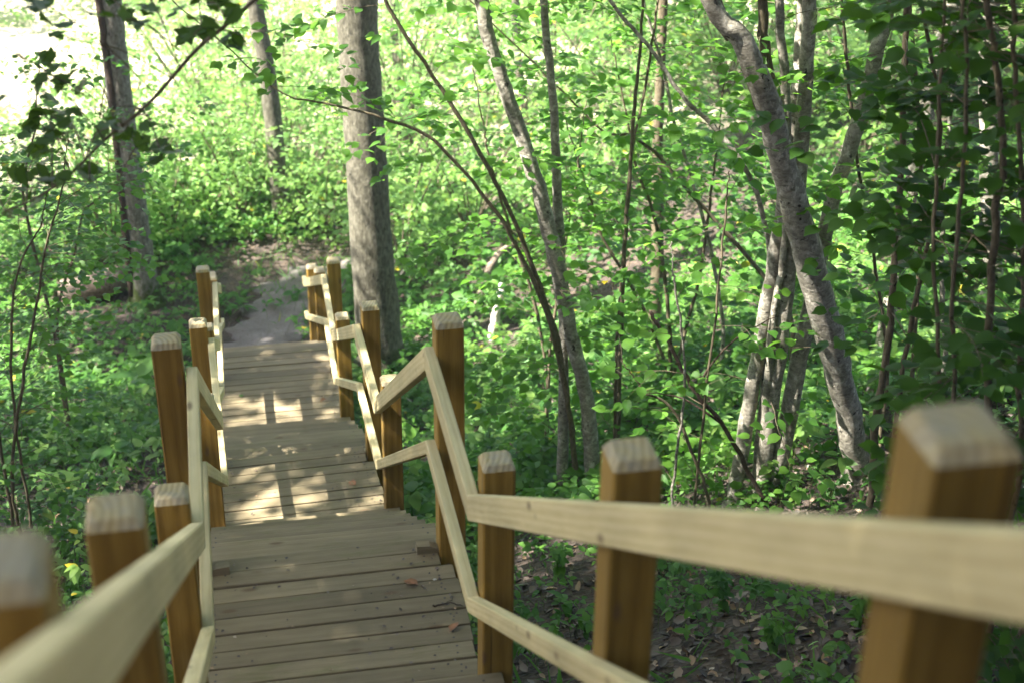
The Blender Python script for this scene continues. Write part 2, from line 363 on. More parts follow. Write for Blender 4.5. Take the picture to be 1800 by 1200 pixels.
def board(frame, d0, d1, n0, n1, z, parent, name, thick=.045):
    tl = random.uniform(-.004, .004)
    me = bevel_box((n0-n1)/2, (n1-n0)/2, 0, d1-d0, -thick, 0, .005); me.name = name; me.materials.append(M['deck']); me.materials.append(M['nail'])
    bm = bmesh.new(); bm.from_mesh(me)      # two dark screw heads at each end
    for sx in (-1, 1):
        for fy in (.28, .72):
            cx, cyy = sx*((n1-n0)/2-.075+random.uniform(-.008, .008)), (d1-d0)*(fy+random.uniform(-.05, .05))
            g = bmesh.ops.create_circle(bm, cap_ends=True, radius=.0055, segments=8, matrix=Matrix.Translation((cx, cyy, .0008)))
            for f in {f for v in g['verts'] for f in v.link_faces}: f.material_index = 1
    bm.to_mesh(me); bm.free()
    o = link(name, me); place(o, frame, d0, (n0+n1)/2, z+random.uniform(-.003, .003), parent)
    o.matrix_basis = o.matrix_basis @ Matrix.Rotation(tl, 4, 'Y') @ Matrix.Rotation(random.uniform(-.003, .003), 4, 'Z'); return o
BW, GAP = .0995, .008
def beam(pts8, name, mat, parent):
    me = bpy.data.meshes.new(name); return me
def landing(fr, d0, d1, posts_d, name='landing'):
    # mesh of the part itself: the frame of joists under the boards
    me = bpy.data.meshes.new(name); bm = bmesh.new()
    for n_ in (.02, -.52, -1.07):
        g = bmesh.ops.create_cube(bm, size=1)
        for v in g['verts']: v.co = Vector((n_+v.co.x*.05, (d0+d1)/2+v.co.y*(d1-d0-.06), -.125+v.co.z*.15))
    bm.to_mesh(me); bm.free(); me.materials.append(M['deck'])
    part = link(name, me); place(part, fr, 0, 0, 0, stair)
    d = d1
    while d > d0+.02:
        a = max(d-BW, d0); nr, nl = .05, -1.10
        for pd in posts_d:
            if a < pd+PW+.004 and d > pd-.004: nr, nl = -.008, -W+PW+.008
        if d == d1 or any(abs(d-pd) < .03 for pd in posts_d): pass
        j = random.uniform(-.008, .008)
        board(fr, a, d, nl+j if nl < -1.06 else nl, nr+j if nr > 0 else nr, 0, part, 'deck_board')
        d = a-GAP
    return part
def flight(frA, dA, frB, dB, zA, zB, nris, name='stair_flight'):
    p0 = frA.w(dA, 0, 0); p1 = frB.w(dB, 0, 0); v = (p1-p0)[:2]; Ln = np.linalg.norm(v); t = math.atan2(-v[0], v[1])
    fr = Fr(p0[:2], t, zA); r = (zA-zB)/nris; run = Ln/(nris-1)
    me = bpy.data.meshes.new(name); bm = bmesh.new()
    for n_ in (.035, -1.085):                # two sloping stringers
        vs = []
        for (dd, zz) in ((-.02, -.05), (-.02, -.34), (Ln-.02, -(zA-zB)-.02-.26), (Ln-.02, -(zA-zB)+r-.06)):
            for s in (-.024, .024): vs.append(bm.verts.new((n_+s, dd, zz)))
        A = vs[0::2]; B = vs[1::2]
        bm.faces.new(A); bm.faces.new(B[::-1])
        for i in range(4): bm.faces.new((A[i], B[i], B[(i+1) % 4], A[(i+1) % 4]))
    bm.normal_update(); bm.to_mesh(me); bm.free(); me.materials.append(M['deck'])
    part = link(name, me); place(part, fr, 0, 0, 0, stair)
    for k in range(1, nris):
        a = (k-1)*run; b_ = k*run+.025; m_ = 3; bw = (b_-a-(m_-1)*.006)/m_; e = random.uniform(-.012, .012)
        for i in range(m_):
            o = board(fr, a+i*(bw+.006), a+i*(bw+.006)+bw, -1.125+e, .085+e, -k*r, part, 'tread')
    return fr, r, run
DL1, DL2, DL3, DL4 = 1.24, 1.15, 1.68, 1.5
landing(L1, -.03, DL1, (0, 1.096)); landing(L2, -.03, DL2, (0, 1.002)); landing(L3, -.03, DL3, (0, 1.098))
L0 = Fr(L1.w(-.03-11*.373, 0, 0)[:2], .1946, Z1+12*.2424)
flight(L0, 0, L1, -.03, L0.z, L1.z, 12)
landing(Fr(L0.w(-1.3, 0, 0)[:2], .1946, L0.z), 0, 1.295, ())
flight(L1, DL1+.006, L2, -.03, L1.z, L2.z, 8)
flight(L2, DL2+.006, L3, -.03, L2.z, L3.z, 7)
flight(L3, DL3+.006, L4, -.03, L3.z, L4.z, 8)
# triangular offcut blocks beside the far posts of the first landing
for nn, sgn in ((-.075, 1), (-.975, -1)):
    me = bpy.data.meshes.new('corner_block'); bm = bmesh.new()
    prof = [(0, 0), (.10, 0), (.10, .018), (.06, .04), (.0, .045)]
    A = [bm.verts.new((sgn*(x-.03), 0, z)) for x, z in prof]; B = [bm.verts.new((sgn*(x-.03), .045, z)) for x, z in prof]
    bm.faces.new(A[::-1]); bm.faces.new(B)
    for i in range(5): bm.faces.new((A[i], A[(i+1) % 5], B[(i+1) % 5], B[i]))
    bmesh.ops.recalc_face_normals(bm, faces=bm.faces); bm.to_mesh(me); bm.free(); me.materials.append(M['deck'])
    place(link('corner_block', me), L1, 1.115, nn, .001, stair)
def post(fr, d, n0, zsh, base_z, tilt=(0, 0)):
    """post with chamfered pale top; local X is the long axis so that the grain runs along it"""
    bm = bmesh.new(); h = zsh-base_z; b_, c_ = .0035, .0125
    prof = [(0, 0), (1, 0), (1, 1), (0, 1)]
    def ringv(x, ins, ch=.006):
        a0, a1 = ins, PW-ins
        return [bm.verts.new((x, y, z)) for y, z in ((a0+ch, a0), (a1-ch, a0), (a1, a0+ch), (a1, a1-ch), (a1-ch, a1), (a0+ch, a1), (a0, a1-ch), (a0, a0+ch))]
    r0 = ringv(0, 0); r1 = ringv(h, 0); r2 = ringv(h+.021, c_); r3 = ringv(h+.0235, c_+.007)
    for A, B, mi in ((r0, r1, 0), (r1, r2, 1), (r2, r3, 1)):
        for i in range(8):
            f = bm.faces.new((A[i], A[(i+1) % 8], B[(i+1) % 8], B[i])); f.material_index = mi
    f = bm.faces.new(r3); f.material_index = 1; bm.faces.new(r0[::-1])
    bmesh.ops.recalc_face_normals(bm, faces=bm.faces)
    me = bpy.data.meshes.new('post'); bm.to_mesh(me); bm.free(); me.materials.append(M['post']); me.materials.append(M['end'])
    o = link('post', me); o.parent = stair
    # local x -> up, local y -> n, local z -> d
    n3 = Vector((*fr.n, 0)); d3 = Vector((*fr.d, 0)); u3 = Vector((0, 0, 1))
    p = fr.w(d, n0, 0); rot = Matrix((u3, n3, d3)).transposed().to_4x4()
    mw = Matrix.Translation(Vector((p[0], p[1], base_z))) @ Matrix.Rotation(tilt[0], 4, n3) @ Matrix.Rotation(tilt[1], 4, d3) @ rot
    o.matrix_basis = Matrix.Translation(-Vector(stair.location)) @ mw; return o
def gz(fr, d, n): p = fr.w(d, n, 0); return float(terr(p[0], p[1]))-.35
def pair(fr, d, lift=0, dl=None, hl=0):
    for side, dd, e in ((0, d, 0), (1, d if dl is None else dl, hl)):
        n0 = 0 if side == 0 else -W
        post(fr, dd, n0, fr.z+HP+lift+e, gz(fr, dd, n0), (random.uniform(-.006, .006), random.uniform(-.006, .006)))
SL = .655
pair(L1, 0); pair(L1, 1.096); pair(L2, 0); pair(L2, 1.002); pair(L3, 0); pair(L3, 1.098); pair(L4, 0.02)
for n_ in (0, -W): post(L3, 3.52, n_, L3.z-1.30+HP, gz(L3, 3.52, n_))
for d_, n_, dz in ((-1.75, 0, 1.165), (-3.2, 0, 2.135), (-1.90, -W, 1.25), (-3.28, -W, 2.14), (-4.7, 0, 3.15), (-4.7, -W, 3.15)):
    post(L1, d_, n_, L1.z+HP+dz, gz(L1, d_, n_))

# rails: polylines on the inner faces of the posts, each straight run a mesh of its own with mitred ends
def railrun(nodes, inner, height, thick, name):
    """nodes: world points along the top outer edge; inner: +1/-1 side on which the stair lies (sign on n)"""
    P = np.array(nodes); m_ = len(P)
    seg = P[1:]-P[:-1]; pl = seg[:, :2]/np.linalg.norm(seg[:, :2], axis=1)[:, None]
    sl = seg[:, 2]/np.linalg.norm(seg[:, :2], axis=1)
    rings = []
    for i in range(m_):
        a = max(i-1, 0); b_ = min(i, m_-2)
        dirp = pl[a]+pl[b_]; dirp /= np.linalg.norm(dirp)
        nrm = np.array([dirp[1], -dirp[0]])*inner
        s = (math.atan(sl[a])+math.atan(sl[b_]))/2; half = (math.atan(sl[a])-math.atan(sl[b_]))/2
        off = height/math.cos(half)
        down = np.array([dirp[0]*math.sin(s)*off, dirp[1]*math.sin(s)*off, -math.cos(s)*off])
        if i in (0, m_-1): pass
        inn = np.array([*(nrm*thick), 0]); rings.append((P[i], P[i]+inn, P[i]+inn+down, P[i]+down))
    for i in range(m_-1):
        A, B = rings[i], rings[i+1]
        mid = sum(A)/8+sum(B)/8
        ux = Vector(P[i+1]-P[i]).normalized(); uy = Vector((*(np.array([pl[i][1], -pl[i][0]])), 0)).normalized(); uz = ux.cross(uy)
        mw = Matrix.Translation(Vector(mid)) @ Matrix((ux, uy, uz)).transposed().to_4x4(); inv = mw.inverted()
        bm = bmesh.new(); e_ = .0012*(P[i+1]-P[i])/np.linalg.norm(P[i+1]-P[i])
        va = [bm.verts.new(inv @ Vector(p+e_)) for p in A]; vb = [bm.verts.new(inv @ Vector(p-e_)) for p in B]
        bm.faces.new(va); bm.faces.new(vb[::-1])
        for k in range(4): bm.faces.new((va[k], vb[k], vb[(k+1) % 4], va[(k+1) % 4]))
        bmesh.ops.recalc_face_normals(bm, faces=bm.faces)
        lng = [e for e in bm.edges if abs((e.verts[0].co-e.verts[1].co).x) > .15]
        bmesh.ops.bevel(bm, geom=lng, offset=.006, segments=3, profile=.5, affect='EDGES')
        me = bpy.data.meshes.new(name); bm.to_mesh(me); bm.free(); me.materials.append(M['rail'])
        o = link(name, me); o.parent = stair; o.matrix_basis = Matrix.Translation(-Vector(stair.location)) @ mw
def raillines(n, inner):
    for hh, ht, nm in ((HR, .097, 'handrail'), (HL, .062, 'lower_rail')):
        s0 = .67; far = -5.2
        nodes = [L1.w(far, n, hh+(.06-far)*s0)]
        nodes += [L1.w(.06, n, hh), L1.w(1.175, n, hh), L2.w(.075, n, hh), L2.w(1.075, n, hh), L3.w(.06, n, hh), L3.w(1.15, n, hh), L4.w(-.02, n, hh+.03), L4.w(.17, n, hh-.03)]
        railrun(nodes, inner, ht, .047, nm)
raillines(-.002, -1); raillines(-W+PW+.002, 1)

# ------------------------------------------------------------------ leaves
def leaf_tpl(outline, spine=4, fold=.12, droop=.15):
    """outline: right half (x, y) from base to tip; mirrored; folded along the midrib and drooping to the tip"""
    O = np.array(outline, float); ys = O[:, 1]
    n = len(O); V = []
    for y in ys: V.append((0, y, -droop*y*y))
    for s in (1, -1):
        for x, y in O[1:-1]: V.append((s*x, y, -droop*y*y+fold*abs(x)))
    F = []; m_ = n-2
    for k, s in enumerate((1, -1)):
        b_ = n+k*m_
        f = [(0, b_, 1)]
        for i in range(m_-1): f.append((i+1, b_+i, b_+i+1, i+2))
        f.append((m_, b_+m_-1, m_+1))
        F += f if s > 0 else [q[::-1] for q in f]
    return np.array(V), F
HAZEL = leaf_tpl([(0, 0), (.22, .02), (.33, .13), (.36, .22), (.42, .31), (.41, .42), (.45, .52), (.38, .60), (.36, .70), (.22, .78), (.17, .86), (0, 1.08)], fold=.18, droop=.22)
OVAL = leaf_tpl([(0, 0), (.24, .14), (.30, .38), (.2, .72), (0, 1)], fold=.2, droop=.25)
TINY = (np.array([(0, 0, 0), (.36, .45, .07), (0, 1, -.15), (-.36, .45, .07)]), [(0, 1, 2), (0, 2, 3)])
MAPLE = leaf_tpl([(0, 0), (.22, -.06), (.30, .02), (.50, .06), (.40, .18), (.56, .36), (.62, .52), (.40, .50), (.26, .48), (.30, .66), (.22, .78), (.12, .84), (0, 1.05)], fold=.08, droop=.2)
def orient(N, yaw, tilt_sd, rng=rng):
    """local frames: leaf Y axis heads to yaw, normal up with random tilts; yaw (N,)"""
    a = yaw; y = np.stack([-np.sin(a), np.cos(a), np.zeros(N)], 1)
    z = np.stack([rng.normal(0, tilt_sd, N), rng.normal(0, tilt_sd, N), np.ones(N)], 1)
    z /= np.linalg.norm(z, axis=1)[:, None]
    x = np.cross(y, z); x /= np.linalg.norm(x, axis=1)[:, None]; y = np.cross(z, x); return x, y, z
def leaves(mb, P, yaw, size, tpl, tilt=.35, mat=0, rng=rng):
    P = np.asarray(P, float); N = len(P)
    if N == 0: return
    x, y, z = orient(N, np.asarray(yaw), tilt, rng); s = np.broadcast_to(np.asarray(size, float), (N,))[:, None, None]
    T = tpl[0]
    wv = rng.uniform(.85, 1.12, N)[:, None, None]
    V = P[:, None, :]+s*(wv*T[None, :, 0, None]*x[:, None, :]+T[None, :, 1, None]*y[:, None, :]+T[None, :, 2, None]*z[:, None, :])
    mb.bulk(V, tpl[1], mat)
class Spray:
    """twigs with alternate leaves; twigs go to one mesh, leaves to another"""
    def __init__(s): s.P = []; s.Y = []; s.S = []; s.tw = MB()
    def twig(s, p, yaw, length, size, rise=.25, droop=.5, step=.055, rad=.003, sub=True, leaf0=.15):
        n = max(3, int(length/step)); p = np.array(p, float); pts = [p.copy()]; el = rise
        a = yaw
        for i in range(n):
            t = i/n; el -= droop*step*1.2; a += random.gauss(0, .09)
            p = p+step*np.array([-math.sin(a)*math.cos(el), math.cos(a)*math.cos(el), math.sin(el)]); pts.append(p.copy())
            if t > leaf0:
                sg = 1 if i % 2 else -1
                ly = a-sg*random.uniform(.6, 1.15)
                s.P.append(p+np.array([-math.sin(ly), math.cos(ly), -.1])*size*.18+np.array([0, 0, random.uniform(-.02, .01)])); s.Y.append(ly); s.S.append(size*random.uniform(.55, 1.15))
            if sub and length > .5 and i % 4 == 2 and t > .15:
                s.twig(p, a+random.choice((-1, 1))*random.uniform(.5, .95), length*(1-t)*random.uniform(.45, .7)+.12, size, el+random.uniform(-.1, .2), droop, step, rad*.6, False, .05)
        s.P.append(p); s.Y.append(a); s.S.append(size*random.uniform(.7, 1.1))
        tube(s.tw, np.array(pts)[::2] if len(pts) > 4 else pts, np.linspace(rad, rad*.3, len(pts[::2]) if len(pts) > 4 else len(pts)), 4, cap=False)
    def finish(s, root, base, leafm, tpl, tilt=.38, name='foliage', twigm='bark_twig'):
        if not s.P: return
        mb = MB(); leaves(mb, s.P, s.Y, s.S, tpl, tilt); f = mb.build(name, M[leafm], root); rel(f, base)
        if s.tw.n: rel(s.tw.build('twigs', M[twigm], root), base)
        return f
def pix_trunk(pix, Y, lean=0.0):
    """pixel polyline (px, py, width px) from base up, standing in the plane y = Y (leaning by lean m per m of height)"""
    P = []; Rr = []; z0 = None
    for px, py, wd in pix:
        p = at_y(px, py, Y)
        if z0 is None: z0 = p[2]
        if lean: p = at_y(px, py, Y+lean*(p[2]-z0))
        P.append(p); dep = (p-np.array([0, 0, ZC])) @ _fw; Rr.append(wd*dep/FPX/2)
    return np.array(P), np.array(Rr)
def trunk(root, base, P, Rr, mat, name='trunk', sides=10, k=5, jit=.006, rough=.06, grow=0, foot=True):
    P = list(P); Rr = list(Rr)
    if foot:
        P = [P[0]-np.array([0, 0, .25]), P[0]+np.array([0, 0, .05])]+[P[0]*.8+P[1]*.2]+P[1:]; Rr = [Rr[0]*1.5, Rr[0]*1.25, Rr[0]*1.03]+Rr[1:]
    if grow:                                 # carry on above the picture
        v = P[-1]-P[-2]; v = v/np.linalg.norm(v); v = v*.6+np.array([0, 0, .4]); v /= np.linalg.norm(v)
        for i in range(1, 5): P.append(P[-1]+v*grow/4); Rr.append(Rr[-1]*.82)
    S = smooth_line(np.column_stack([np.array(P), Rr]), k)
    S[1:-1, :3] += rng.normal(size=(len(S)-2, 3))*jit
    mb = MB(); tube(mb, S[:, :3], np.maximum(S[:, 3], .002), sides, rough=rough)
    o = mb.build(name, mat, root, smooth=True); return rel(o, base), S

def pxof(p):
    v = np.asarray(p)-np.array([0, 0, ZC]); dep = v @ _fw; return 900+FPX*(v @ CR)/dep, 600-FPX*(v @ CU)/dep
def right_of(lim):                           # keeps the twigs of the dark bushes off the trunks beside them
    def f(p, a, l_):
        e = p+np.array([-math.sin(a)*l_*.8, math.cos(a)*l_*.8, 0]); return pxof(e)[0] > lim and pxof(p)[0] > lim-30 and pxof(p+.5*(e-p)+np.array([0, 0, -.3]))[0] > lim
    return f
# ---- tall trees with grey trunks
def tall_tree(name, label, pix, Y=None, mat='bark_grey', grow=9, crown=None, twin=None, lean=0, group=None, sides=16):
    b0 = on_ground(pix[0][0], pix[0][1]) if Y is None else None
    Yb = b0[1] if b0 is not None else Y
    P, Rr = pix_trunk(pix, Yb, lean); base = np.array([P[0][0], P[0][1], float(terr(P[0][0], P[0][1]))])
    if abs(P[0][2]-base[2]) > .03: P = np.vstack([base, P]); Rr = np.concatenate([[Rr[0]*1.1], Rr])
    root = empty(name, tuple(base)); tag(root, label, 'tree', group)
    o, S = trunk(root, base, P, Rr, M[mat], sides=sides, grow=grow, jit=.004, rough=.05)
    if twin:
        P2, R2 = pix_trunk(twin, Yb-.12); trunk(root, base, P2, R2, M['bark_dead'], 'side_stem', 8, grow=grow*.8, foot=False)
    top = S[-1, :3]
    if crown:
        rad, n, zoff = crown; Sp = MB()
        cl = rng.normal(size=(n//45, 3)); cl /= np.linalg.norm(cl, axis=1)[:, None]; cl *= (rng.uniform(.15, 1, n//45)**.45)[:, None]*np.array([rad, rad, rad*.8])
        c0 = top+np.array([0, 0, zoff])
        Lp = np.repeat(cl+c0, 45, 0)+rng.normal(size=(n//45*45, 3))*np.array([.45, .45, .22])
        leaves(Sp, Lp, rng.uniform(0, 6.28, len(Lp)), rng.uniform(.10, .17, len(Lp)), TINY, .5)
        bmb = MB()
        for c in cl[::2]: tube(bmb, smooth_line([top-np.array([0, 0, rad*.8]), top+(c+[0, 0, zoff])*.5, c0+c], 3), np.linspace(.06, .012, 7), 5, cap=False)
        rel(bmb.build('branches', M[mat], root), base); rel(Sp.build('crown', M['canopy'], root), base)
    return root
tall_tree('broadleaf_tree', 'grey trunk with a dark split stem on its left, mossy foot, beside the fallen log', [(258, 538, 54), (247, 450, 45), (228, 300, 44), (208, 150, 45), (192, 0, 45)], twin=[(232, 520, 12), (222, 420, 13), (205, 250, 14), (190, 110, 15), (176, 0, 15)], crown=(3.0, 2600, 1), grow=10, mat='bark_sunlit')
tall_tree('broadleaf_tree', 'thick straight grey trunk rising right behind the lower railing posts', [(675, 655, 92), (668, 600, 82), (655, 450, 74), (643, 260, 73), (632, 100, 73), (626, 0, 74)], crown=(3.2, 3600, 1), grow=10)
tall_tree('broadleaf_tree', 'slim hazy trunk in the bright background between the two thick grey trunks', [(500, 420, 34), (488, 300, 32), (474, 160, 31), (458, 60, 30), (448, 0, 29)], Y=20.6, crown=(2.4, 1400, 1), grow=9)
tall_tree('broadleaf_tree', 'thin distant trunk at top just right of the thick grey trunk', [(712, 330, 14), (704, 200, 14), (696, 100, 14), (690, 0, 15)], Y=24, grow=7)
tall_tree('broadleaf_tree', 'dark distant trunk at top between the two hazel stems', [(935, 330, 14), (922, 200, 15), (910, 100, 15), (905, 0, 16)], Y=23, grow=7)
tall_tree('broadleaf_tree', 'brown trunk half hidden behind hazel leaves, sunlit on its right edge', [(1155, 480, 22), (1156, 330, 21), (1158, 200, 18), (1162, 100, 17), (1166, 0, 17)], Y=14.5, mat='bark_twig', grow=6)
tall_tree('broadleaf_tree', 'pale grey trunk leaning right in the upper right thicket, sun on its upper end', [(1560, 560, 26), (1590, 400, 27), (1622, 230, 27), (1645, 110, 27), (1680, 0, 27)], Y=11.5, mat='bark_hazel', grow=6)
tall_tree('broadleaf_tree', 'pale trunk glimpsed through dark leaves at far right edge', [(1745, 480, 34), (1740, 330, 33), (1738, 150, 33), (1742, 0, 34)], Y=12.5, mat='bark_hazel', grow=6, crown=(2.6, 3000, 1))

# chosen sun spots on the stairs; canopy leaves are culled to let them through
DAP = [(L2, .33, -.80, .30, .24), (L2, .62, -.62, .09, .32), (L2, 1.0, -.80, .10, .22), (L2, .12, -.22, .08, .18), (L2, 1.05, -.12, .07, .18), (L2, .45, -.1, .05, .1),
       (L3, .50, -.28, .24, .26), (L3, .62, -.80, .24, .22), (L3, .30, -.55, .09, .24), (L3, .22, -.08, .12, .12), (L3, 1.6, -.4, .03, .3), (L2, 1.5, -.8, .1, .2), (L1, 1.05, .1, .02, .05), (L1, 1.02, -.62, .015, .10), (L1, 1.16, -.72, .01, .06), (L1, .2, -.05, .01, .03), (L1, -1.7, .0, .02, .02)]
def cull_dapples(P, reach=.07):
    keep = np.ones(len(P), bool)
    for fr, d, n, rd, rn in DAP:
        c = fr.w(d, n, 0); t = (P[:, 2]-c[2])/SUN[2]; Q = P-SUN*t[:, None]
        dx = Q[:, :2]-c[:2]; dd = dx @ fr.d; nn = dx @ fr.n
        pat = np.sin(13*dd+2*np.sin(9*nn+c[0]*5)+c[1]*3)+np.sin(15*nn+1.5*np.sin(11*dd)+c[0]*7)
        hole = ((dd/(rd+reach))**2+(nn/(rn+reach))**2 < 1) & (t > .3) & (pat > -.85)
        keep &= ~hole | (rng.uniform(size=len(P)) < .10)
    return keep
# ---- hazel bushes: many stems from one stool
ALLH = []
def hazel(label, stems, Yb, leafm='hazel', size=.088, dens=9, ln=(.5, 1.15), name='hazel_bush', zmin=None, top=2.2, extra=(), bmat='bark_hazel', tpl=HAZEL, yawbias=None, group=None, keep=None, crown=False):
    base = None; data = []
    for s in stems:
        pix, lean, mat = s[:3]; P, Rr = pix_trunk(pix, Yb, lean); data.append((P, Rr, mat, len(s) > 3))
        if base is None: base = np.array([P[0][0], P[0][1], float(terr(P[0][0], P[0][1]))])
    root = empty(name, tuple(base)); tag(root, label, 'bush' if 'bush' in name else 'tree', group); sp = Spray()
    for (P, Rr, mat, fork) in data:
        g = float(terr(P[0][0], P[0][1]))
        if P[0][2] > g+.02 and not fork:                  # carry the stem down to the ground
            P = np.vstack([[P[0][0]+(P[0][0]-P[1][0])*.15, P[0][1], g], P]); Rr = np.concatenate([[Rr[0]*1.08], Rr])
        o, S = trunk(root, base, P, Rr, M[mat or bmat], 'stem', 9, grow=top, jit=.004, rough=.05, foot=not fork)
        ALLH.append(S)
        Lc = np.concatenate([[0], np.cumsum(np.linalg.norm(np.diff(S[:, :3], axis=0), axis=1))])
        for q in np.arange(.5, Lc[-1], 1/dens):
            i = np.searchsorted(Lc, q)-1; f = (q-Lc[i])/(Lc[i+1]-Lc[i]+1e-9); p = S[i, :3]*(1-f)+S[i+1, :3]*f
            if random.random() > .35+.65*min(1, q/Lc[-1]*1.6): continue
            a = random.gauss(0, 1.25) if yawbias is None else random.gauss(*yawbias)
            l_ = random.uniform(*ln)
            if keep and not keep(p, a, l_): continue
            sp.twig(p, a, l_, size, rise=random.uniform(-.05, .5), droop=random.uniform(.35, .9), step=.06)
    if crown:  # crown above the view, added to shade the far right
        P = np.repeat(rng.normal(size=(110, 3))*np.array([1.5, 1.5, 1.0])+data[0][0][-1]+np.array([-1.2, 0, 5.0]), 40, 0); P = P+rng.normal(size=P.shape)*np.array([.4, .4, .2])
        P = P[cull_dapples(P)]; m_ = MB(); leaves(m_, P, rng.uniform(0, 6.28, len(P)), rng.uniform(.09, .15, len(P)), TINY, .5); rel(m_.build('crown', M['canopy'], root), base)
    for e in extra: sp.twig(*e)
    sp.finish(root, base, leafm, tpl)
    return root
Bh = 'bark_hazel'; Bt = 'bark_twig'
hA = on_ground(1045, 868)
hazel('tall twin stemmed hazel with smooth grey stems curving left, right of the corner post', [
    ([(1045, 868, 28), (1030, 700, 26), (1002, 580, 27), (975, 450, 29), (945, 330, 28), (902, 200, 26), (868, 100, 25), (845, 0, 26)], 0, None),
    ([(988, 868, 22), (990, 600, 17), (984, 450, 20), (979, 330, 17), (972, 180, 15), (955, 0, 14)], .05, None),
    ([(1018, 868, 12), (1002, 740, 10), (980, 600, 9), (940, 480, 9), (895, 370, 8), (830, 245, 8), (745, 110, 7), (682, 10, 7)], -.06, Bt),
    ([(1008, 760, 8), (968, 570, 8), (905, 430, 7), (870, 370, 7), (800, 285, 6), (735, 230, 6), (600, 187, 4), (500, 165, 3)], -.12, Bt, 1)], hA[1], dens=3.4)
hB = on_ground(1085, 850)
hazel('slender dark paired hazel shoots standing upright between grey hazel and leaning trunk', [
    ([(1085, 850, 8), (1088, 700, 8), (1095, 500, 8), (1103, 350, 7), (1112, 230, 7), (1122, 120, 6)], .0, Bt),
    ([(1078, 850, 6), (1085, 600, 6), (1100, 400, 6), (1112, 260, 5), (1135, 150, 5)], .05, Bt)], hB[1]+.3, dens=4.5)
hC = on_ground(1330, 884); print('hC', hC, 'hD', on_ground(1505, 840), 'hA', hA, 'hB', hB)
hazel('clump of five smooth grey hazel stems fanning upward beside the broken dead branch', [
    ([(1290, 882, 26), (1312, 740, 27), (1340, 580, 26), (1366, 420, 26), (1392, 240, 24), (1408, 60, 22), (1412, 0, 20)], .05, None),
    ([(1335, 884, 26), (1352, 740, 30), (1372, 600, 30), (1386, 470, 30), (1402, 330, 30), (1415, 170, 27), (1424, 0, 26)], 0, None),
    ([(1358, 880, 32), (1382, 750, 33), (1412, 600, 30), (1440, 460, 29), (1470, 330, 28), (1503, 240, 28), (1532, 130, 28), (1565, 0, 26)], .05, None),
    ([(1340, 884, 15), (1347, 700, 15), (1362, 540, 13), (1378, 440, 12), (1385, 300, 16), (1380, 150, 17), (1368, 0, 16)], -.03, None),
    ([(1318, 884, 16), (1332, 800, 14), (1345, 640, 13), (1356, 480, 11), (1330, 340, 9), (1270, 240, 9), (1195, 165, 8), (1140, 80, 7), (1068, -5, 7)], .08, None)], hC[1], dens=1.5)
hD = on_ground(1505, 840)
hazel('big lichen spotted trunk leaning left over the thicket, forked near the top', [
    ([(1510, 838, 48), (1490, 720, 46), (1465, 620, 52), (1440, 520, 54), (1414, 430, 53), (1388, 330, 50), (1366, 250, 48), (1338, 150, 45), (1296, 60, 38), (1246, -5, 31)], -.20, None),
    ([(1372, 290, 26), (1345, 200, 26), (1322, 140, 24), (1296, 70, 24), (1262, 20, 24)], -.16, Bt, 1),
    ([(1358, 190, 24), (1347, 100, 20), (1340, 0, 18)], -.1, Bt, 1)], hD[1], dens=1.0, name='leaning_tree', top=5.5, crown=True)
hE = on_ground(1535, 862)
hazel('reddish brown hazel stem with knots, right of the leaning trunk', [
    ([(1530, 862, 14), (1545, 700, 14), (1562, 600, 13), (1572, 450, 12), (1582, 330, 12), (1590, 130, 11), (1595, 0, 10)], -.02, Bt),
    ([(1560, 862, 9), (1590, 640, 9), (1620, 480, 8), (1655, 300, 8), (1640, 120, 7), (1620, 0, 7)], -.08, Bt)], min(hE[1], 6.9), 'hazel_shaded', dens=10, keep=right_of(1530), yawbias=(-.6, 1.4))
hazel('dark hazel bush crowding the far right edge with large shaded leaves', [
    ([(1735, 860, 15), (1737, 640, 14), (1745, 430, 14), (1764, 280, 13), (1750, 100, 12), (1735, 0, 12)], 0, Bt),
    ([(1790, 840, 10), (1792, 640, 10), (1800, 430, 10), (1790, 200, 9), (1780, 0, 9)], .1, Bt),
    ([(1850, 840, 12), (1850, 640, 12), (1845, 430, 11), (1850, 200, 10), (1840, 0, 9)], 0, Bt), ([(1900, 900, 12), (1890, 640, 12), (1905, 430, 11), (1880, 200, 10), (1890, 0, 9)], -.05, Bt),
    ([(1640, 860, 8), (1650, 640, 8), (1640, 430, 7), (1650, 200, 7), (1660, 0, 6)], .1, Bt),
    ([(1690, 860, 8), (1680, 700, 8), (1672, 520, 8), (1690, 330, 8), (1700, 120, 7), (1690, 0, 7)], -.1, Bt)], 5.4, 'hazel_shaded', dens=11, size=.082, ln=(.5, 1.1), yawbias=(.6, 1.7), keep=right_of(1580))
hazel('thin grey saplings leaning left in front of the bright clearing', [
    ([(1270, 560, 7), (1240, 400, 7), (1190, 230, 6), (1160, 100, 6), (1130, 0, 5)], 0, Bh),
    ([(1390, 560, 8), (1330, 470, 8), (1240, 370, 7), (1130, 250, 6), (1060, 230, 4)], 0, Bt)], 12.0, dens=7, size=.085)
hazel('low leafy hazel filling the middle of the slope behind the twin stems', [
    ([(1180, 640, 7), (1170, 500, 7), (1150, 380, 6), (1120, 300, 5)], 0, Bt), ([(1190, 640, 7), (1230, 480, 6), (1250, 340, 5)], .1, Bt),
    ([(1170, 640, 6), (1120, 520, 6), (1060, 420, 5)], 0, Bt)], 12.3, dens=6, top=1.2)
hazel('leafy hazel sapling close behind the tall corner post', [
    ([(960, 640, 6), (930, 500, 6), (890, 380, 5), (860, 280, 4)], 0, Bt), ([(965, 640, 6), (985, 480, 5), (1010, 340, 4)], .1, Bt)], 11.9, dens=5, top=.8)
